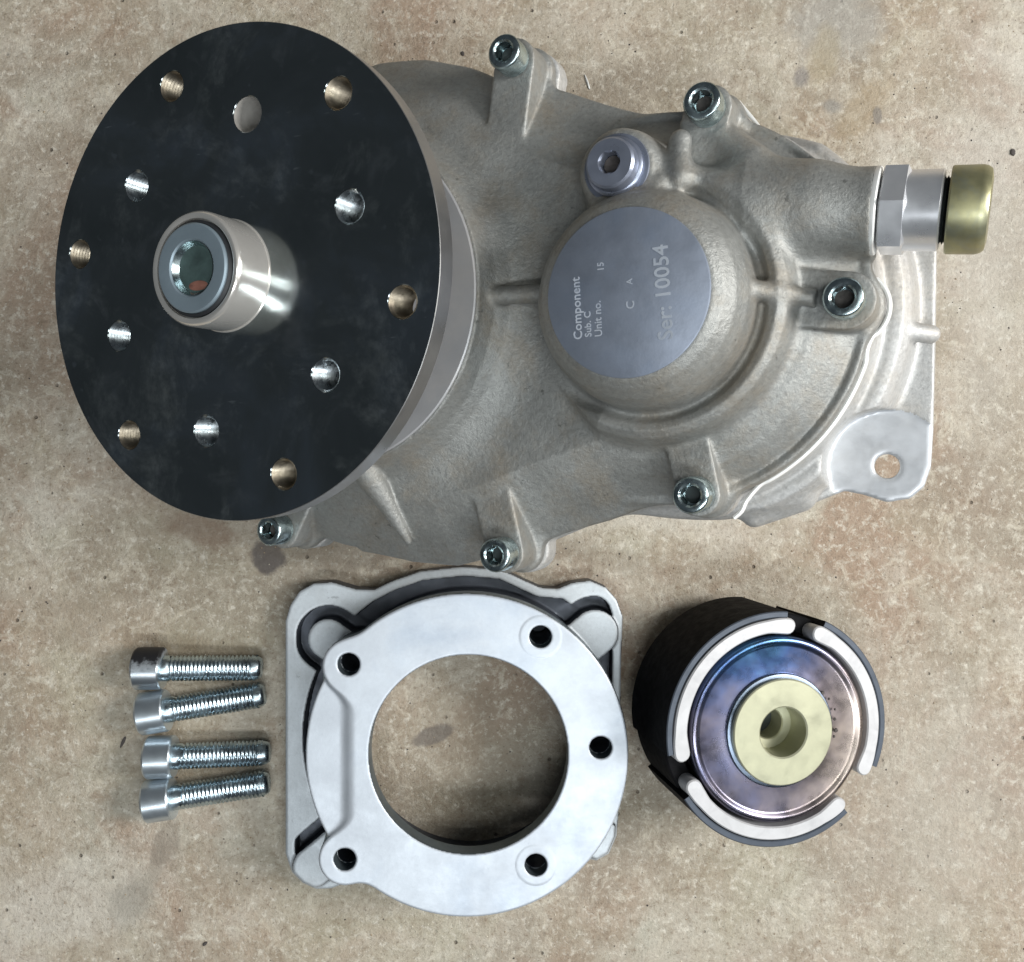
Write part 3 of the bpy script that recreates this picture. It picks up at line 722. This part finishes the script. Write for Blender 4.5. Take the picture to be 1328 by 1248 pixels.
# ------------------------------------------------------------------ centrifugal clutch
AX = Vector((0.20, -0.02, 0.98)).normalized(); CL = 37.0; RO = 40.6
zt = RO*math.sqrt(1-AX.z**2)+CL*AX.z
T = Vector(at(1011, 947, zt)); B0 = T-AX*CL
e1 = Vector((1, 0, 0)); e1 = (e1-AX*e1.dot(AX)).normalized(); e2 = AX.cross(e1)
CR = Matrix((e1, e2, AX)).transposed().to_4x4()
CLU = empty('clutch_rotor', tuple(B0), 'black clutch rotor with three pale shoes and blue heat-tinted steel face', 'clutch', rot=CR)
def arc_block(r0, r1, a0, a1, z0, z1, n=40, bev=0.5):
    """ring segment with chamfered top edges"""
    V = []; F = []
    prof = [(r0, z0), (r0, z1-bev), (r0+bev, z1), (r1-bev, z1), (r1, z1-bev), (r1, z0)]
    m = len(prof)
    for i in range(n+1):
        a = R(a0+(a1-a0)*i/n)
        for (r, z) in prof: V.append((r*math.cos(a), r*math.sin(a), z))
    for i in range(n):
        for k in range(m):
            k2 = (k+1) % m; F.append((i*m+k, i*m+k2, (i+1)*m+k2, (i+1)*m+k))
    F.append(tuple(reversed(range(m)))); F.append(tuple(range(n*m, n*m+m)))
    F = [tuple(reversed(f)) for f in F]
    return V, F
def shoe_mesh(a0, a1, z0, z1, rin, rout, n=44):
    """aluminium shoe: crescent band whose ends swell into round bulbs"""
    rm = (rin+rout)/2; th = (rout-rin)/2; end = 3.4/rm
    lo, hi = R(a0), R(a1); left = []; right = []
    out = []
    steps = [lo+(hi-lo)*i/n for i in range(n+1)]
    def wid(a):
        d = min(a-lo, hi-a)*rm; w = th
        if d < 7: w = th*(1+0.22*math.cos(min(1, d/7)*math.pi/2))
        return w
    outer = [( (rm+wid(a)*0.9)*math.cos(a), (rm+wid(a)*0.9)*math.sin(a)) for a in steps]
    inner = [( (rm-wid(a)*1.1)*math.cos(a), (rm-wid(a)*1.1)*math.sin(a)) for a in reversed(steps)]
    def cap_(a, sgn):
        c = (rm*math.cos(a), rm*math.sin(a)); w = wid(a); pts = []
        for k in range(1, 8):
            t = math.pi*k/8
            rad = math.cos(t)*w*(0.9 if t < math.pi/2 else 1.1); tang = math.sin(t)*w
            pts.append((c[0]+rad*math.cos(a)-sgn*tang*math.sin(a), c[1]+rad*math.sin(a)+sgn*tang*math.cos(a)))
        return pts
    loop = outer+cap_(hi, 1)+inner+list(reversed(cap_(lo, -1)))
    P = len(loop); cx = sum(p[0] for p in loop)/P
    V = [(x, y, z0) for x, y in loop]+[(x, y, z1-0.5) for x, y in loop]
    # inset top
    tops = []
    for i in range(P):
        p0 = loop[i-1]; p1 = loop[(i+1) % P]; dx, dy = p1[0]-p0[0], p1[1]-p0[1]; l = math.hypot(dx, dy) or 1
        tops.append((loop[i][0]-dy/l*0.45, loop[i][1]+dx/l*0.45, z1))
    V += tops; F = []
    for lay in (0, 1):
        for i in range(P):
            j = (i+1) % P; F.append((lay*P+i, lay*P+j, (lay+1)*P+j, (lay+1)*P+i))
    F.append(tuple(range(2*P, 3*P))); F.append(tuple(reversed(range(P))))
    return V, F
gaps = [(75, 13), (200, 13), (322, 19)]
for i in range(3):
    a0 = gaps[i][0]+gaps[i][1]/2; a1 = (gaps[(i+1) % 3][0]+(360 if i == 2 else 0))-gaps[(i+1) % 3][1]/2
    V, F = shoe_mesh(a0+3.5, a1-3.5, 2, CL, 33.6, 38.2)
    sh = mesh('shoe', V, F, 'shoe', CLU, angle=40)
    V, F = arc_block(38.4, RO, a0+1+(3 if i == 0 else 5), a1-(4 if i != 1 else 2), 0.5, CL-0.6, 48, 0.35)
    li = mesh('lining', V, F, 'lining', sh)
    li.data.materials.append(M['lining_edge'])
    for p in li.data.polygons:
        if p.center.z > (CL-1.2)*MM and abs(p.normal.z) > 0.3: p.material_index = 1
V, F = lathe([(9.6, 0), (31, 0), (32, 1), (32, CL-8), (31, CL-7.3), (9.6, CL-7.3), (9.6, 0)], 72); mesh('core', V, F, 'lining', CLU)
for (g, w_) in gaps[:2]:
    V, F = arc_block(33, 39.4, g-w_/2-5, g+w_/2+5, 1, CL-7.5, 10, 0.6); mesh('spring_stop', V, F, 'lining', CLU)
V, F = lathe([(9.0, CL-7.2), (31.6, CL-7.2), (32.0, CL-6.6), (32.0, CL-0.8), (31.4, CL-0.2), (30.6, CL+0.0), (29.9, CL-0.1), (29.2, CL-0.8), (28.4, CL-1.0), (21, CL-0.5), (9.0, CL-0.5), (9.0, CL-7.2)], 128)
face = mesh('face_plate', V, F, 'tint', CLU, angle=50)
V, F = lathe([(9.2, CL-0.6), (19.6, CL-0.6), (19.7, CL+0.2), (19.3, CL+0.7), (18.4, CL+0.85), (9.2, CL+0.85)], 96); mesh('hub_collar', V, F, 'step', face)
# bushing with a real bore
V, F = lathe([(18.0, CL+0.8), (18.2, CL+1.2), (18.2, CL+2.6), (17.8, CL+3.0), (9.0, CL+3.0), (8.5, CL+2.6), (8.4, CL-8), (5.6, CL-8.2), (5.2, CL-8.6), (5.0, CL-16)], 96)
bu = mesh('bushing', V, F, 'bush', CLU)
V, F = lathe([(0, CL-16.5), (6.5, CL-16.5), (6.5, CL-15.9), (0, CL-15.9)], 32); mesh('bore_end', V, F, 'dark', bu)
for (a, rr, s) in ((38, 19.9, 0.75), (29, 20.6, 0.5), (8, 20.5, 0.6), (-3, 20.8, 0.85), (-9, 20.3, 0.5), (17, 21.3, 0.45)):
    V, F = lathe([(0, 0), (s, 0), (s*0.8, 0.35), (0, 0.5)], 7, Matrix.Translation((rr*math.cos(R(a)), rr*math.sin(R(a)), CL+0.6)))
    mesh('grease_speck', V, F, 'grit', face)

# ------------------------------------------------------------------ loose bolts
def thread_mesh(r, length, pitch, segs=36):
    """helical ridges whose crests follow the mesh rows"""
    prof = [(0.0, r*0.985)]; zz = 2.6
    prof.append((zz-0.2, r*0.985))
    while zz < length-pitch*2.2:
        prof += [(zz+0.10, r-0.80), (zz+0.35, r-0.80), (zz+0.72, r-0.05), (zz+0.90, r), (zz+1.10, r-0.05)]; zz += pitch
    V = []; F = []; n = len(prof)
    for i, (z, rr) in enumerate(prof):
        for k in range(segs+1):
            a = 2*math.pi*k/segs; sh = pitch*k/segs if i > 1 else 0
            V.append((rr*math.cos(a), rr*math.sin(a), z+sh))
    m = segs+1
    for i in range(n-1):
        for k in range(segs): F.append((i*m+k, i*m+k+1, (i+1)*m+k+1, (i+1)*m+k))
    base = len(V)
    for z, rr in ((length-pitch*2.3, r-0.25), (length-1.0, r-0.7), (length, r-1.4), (length, 0.01)):
        for k in range(segs+1):
            a = 2*math.pi*k/segs; V.append((rr*math.cos(a), rr*math.sin(a), z))
    for i in range(3):
        for k in range(segs): F.append((base+i*m+k, base+i*m+k+1, base+(i+1)*m+k+1, base+(i+1)*m+k))
    return V, F
HB = [(0, 0), (0.01, 0), (7.6, 0), (8.0, 0.5), (8.0, 9.6), (7.4, 10.4), (5.0, 10.4), (4.1, 9.9), (4.1, 5.4), (0, 5.0)]
ends = [((175.9, 867.2), (339.2, 866.1)), ((181.5, 926.6), (343.0, 900.8)), ((190.5, 982.7), (349.7, 976.0)), ((188.9, 1039.9), (348.6, 1015.2))]
blabels = ['loose bolt farthest from the viewer, its head half black with grime',
           'second loose bolt from the top, its shank slanting away from the bolt below',
           'third loose bolt from the top, lying nearly straight with clean bright thread',
           'lowest of the four loose bolts, beside the straight edge of the adapter plate']
hm = sm = None
for i, ((x0, y0), (x1, y1)) in enumerate(ends):
    hz, tz = 8.0, 5.05
    p0 = Vector(at(x0, y0, hz)); p1 = Vector(at(x1, y1, tz)); ax = (p1-p0).normalized(); L = (p1-p0).length
    rot = ax.to_track_quat('Z', 'Y').to_matrix().to_4x4() @ Matrix.Rotation(R(40*i), 4, 'Z')
    b = empty('loose_bolt', tuple(p0+ax*10.4), blabels[i], 'bolt', 'loose bolts in a row on the floor', rot=rot)
    flip = Matrix.Rotation(math.pi, 4, 'X')
    V, F = lathe(HB, 72, flip, hexes={7, 8})
    h = mesh('bolt_head', V, F, 'screw', b)
    if i == 0:
        w = rot.to_3x3().transposed() @ Vector((0, 0.92, 0.38))
        m = NT('grimy_bolt_head')
        dt = m.n('ShaderNodeVectorMath', operation='DOT_PRODUCT'); m.l(m.coord(), dt.inputs[0]); dt.inputs[1].default_value = tuple(w)
        mask = m.ramp(m.math('ADD', m.math('MULTIPLY', dt.outputs['Value'], 90.0), m.math('MULTIPLY', m.noise(420, 4, 0.65), 0.5)), [(0.55, 0), (0.85, 1)])
        m.set(Base_Color=m.mix(mask, (0.70, 0.76, 0.81), (0.012, 0.012, 0.014)), Metallic=m.math('SUBTRACT', 1.0, mask), Roughness=m.ramp(mask, [(0, 0.3), (1, 0.55)]))
        h.data.materials[0] = m.m
    V, F = thread_mesh(4.9, L-10.4, 1.5)
    mesh('threaded_shank', V, F, 'thread', b, angle=80)

# ------------------------------------------------------------------ swarf and grit on the floor
def chip(name, px, py, lx, ly, lz, ang, mat, label, cat, group=None):
    V = []; F = []
    n = 9; p = at(px, py, 0)
    rng = random.Random(int(px*7+py))
    top = [(lx*0.5*math.cos(2*math.pi*k/n)*rng.uniform(.75, 1.1), ly*0.5*math.sin(2*math.pi*k/n)*rng.uniform(.75, 1.1)) for k in range(n)]
    V = [(x*1.05, y*1.05, 0.02) for x, y in top]+[(x, y, lz*rng.uniform(.5, .8)) for x, y in top]+[(0, 0, lz)]
    for k in range(n):
        k2 = (k+1) % n; F.append((k, k2, n+k2, n+k)); F.append((n+k, n+k2, 2*n))
    o = mesh(name, V, F, mat, None, angle=30); o.location = (p[0]*MM, p[1]*MM, 0); o.rotation_euler = (0, 0, R(ang))
    return tag(o, label, cat, group)
chip('metal_sliver', 762, 108, 7.0, 0.9, 0.7, -72, 'sliver', 'bright thin metal sliver on the floor above the filler plug', 'swarf')
chip('grit_crumb', 1313, 198, 2.0, 2.8, 1.0, 10, 'grit', 'dark grit crumb on the floor right of the brass end cap', 'grit')
chip('grit_crumb', 160, 962, 1.2, 5.0, 0.6, -25, 'grit', 'dark sliver of grit on the floor left of the third loose bolt', 'grit')
chip('grit_crumb', 600, 70, 1.5, 1.8, 0.7, 30, 'grit', 'tiny dark grit crumb on the floor left of the topmost cap screw', 'grit')
chip('grit_crumb', 266, 1224, 2.2, 1.2, 0.7, 40, 'grit', 'dark grit crumb on the floor near the lower left corner', 'grit')

# loose sand grains on the slab, too many to count
rng = np.random.default_rng(3)
nG = 5200
gx = rng.uniform(-215, 215, nG); gy = rng.uniform(-200, 200, nG); gs = 0.16+0.45*rng.random(nG)**3; ga = rng.uniform(0, 6.28, nG)
V = []; F = []; mi = []
for i in range(nG):
    b0 = len(V); k = gs[i]
    for q in range(4):
        a = ga[i]+q*math.pi/2; e = k*(0.6+0.4*((i*7+q*3) % 5)/4)
        V.append((gx[i]+e*math.cos(a), gy[i]+e*math.sin(a), -0.02))
    V.append((gx[i]+0.2*k, gy[i]-0.15*k, k*0.75)); V.append((gx[i]-0.3*k, gy[i]+0.2*k, k*0.6))
    F += [(b0, b0+1, b0+4), (b0+1, b0+2, b0+5, b0+4), (b0+2, b0+3, b0+5), (b0+3, b0, b0+4, b0+5)]
    t = 0 if rng.random() < 0.5 else (1 if rng.random() < 0.6 else 2); mi += [t]*4
sand = mesh('sand_grains', V, F, 'sand', None, smooth=False)
sand.data.materials.append(M['sand_brown']); sand.data.materials.append(M['grit'])
sand.data.polygons.foreach_set('material_index', np.array(mi, dtype=np.int32))
sand['kind'] = 'stuff'; sand['label'] = 'fine sand grains strewn over the concrete floor'; sand['category'] = 'sand'
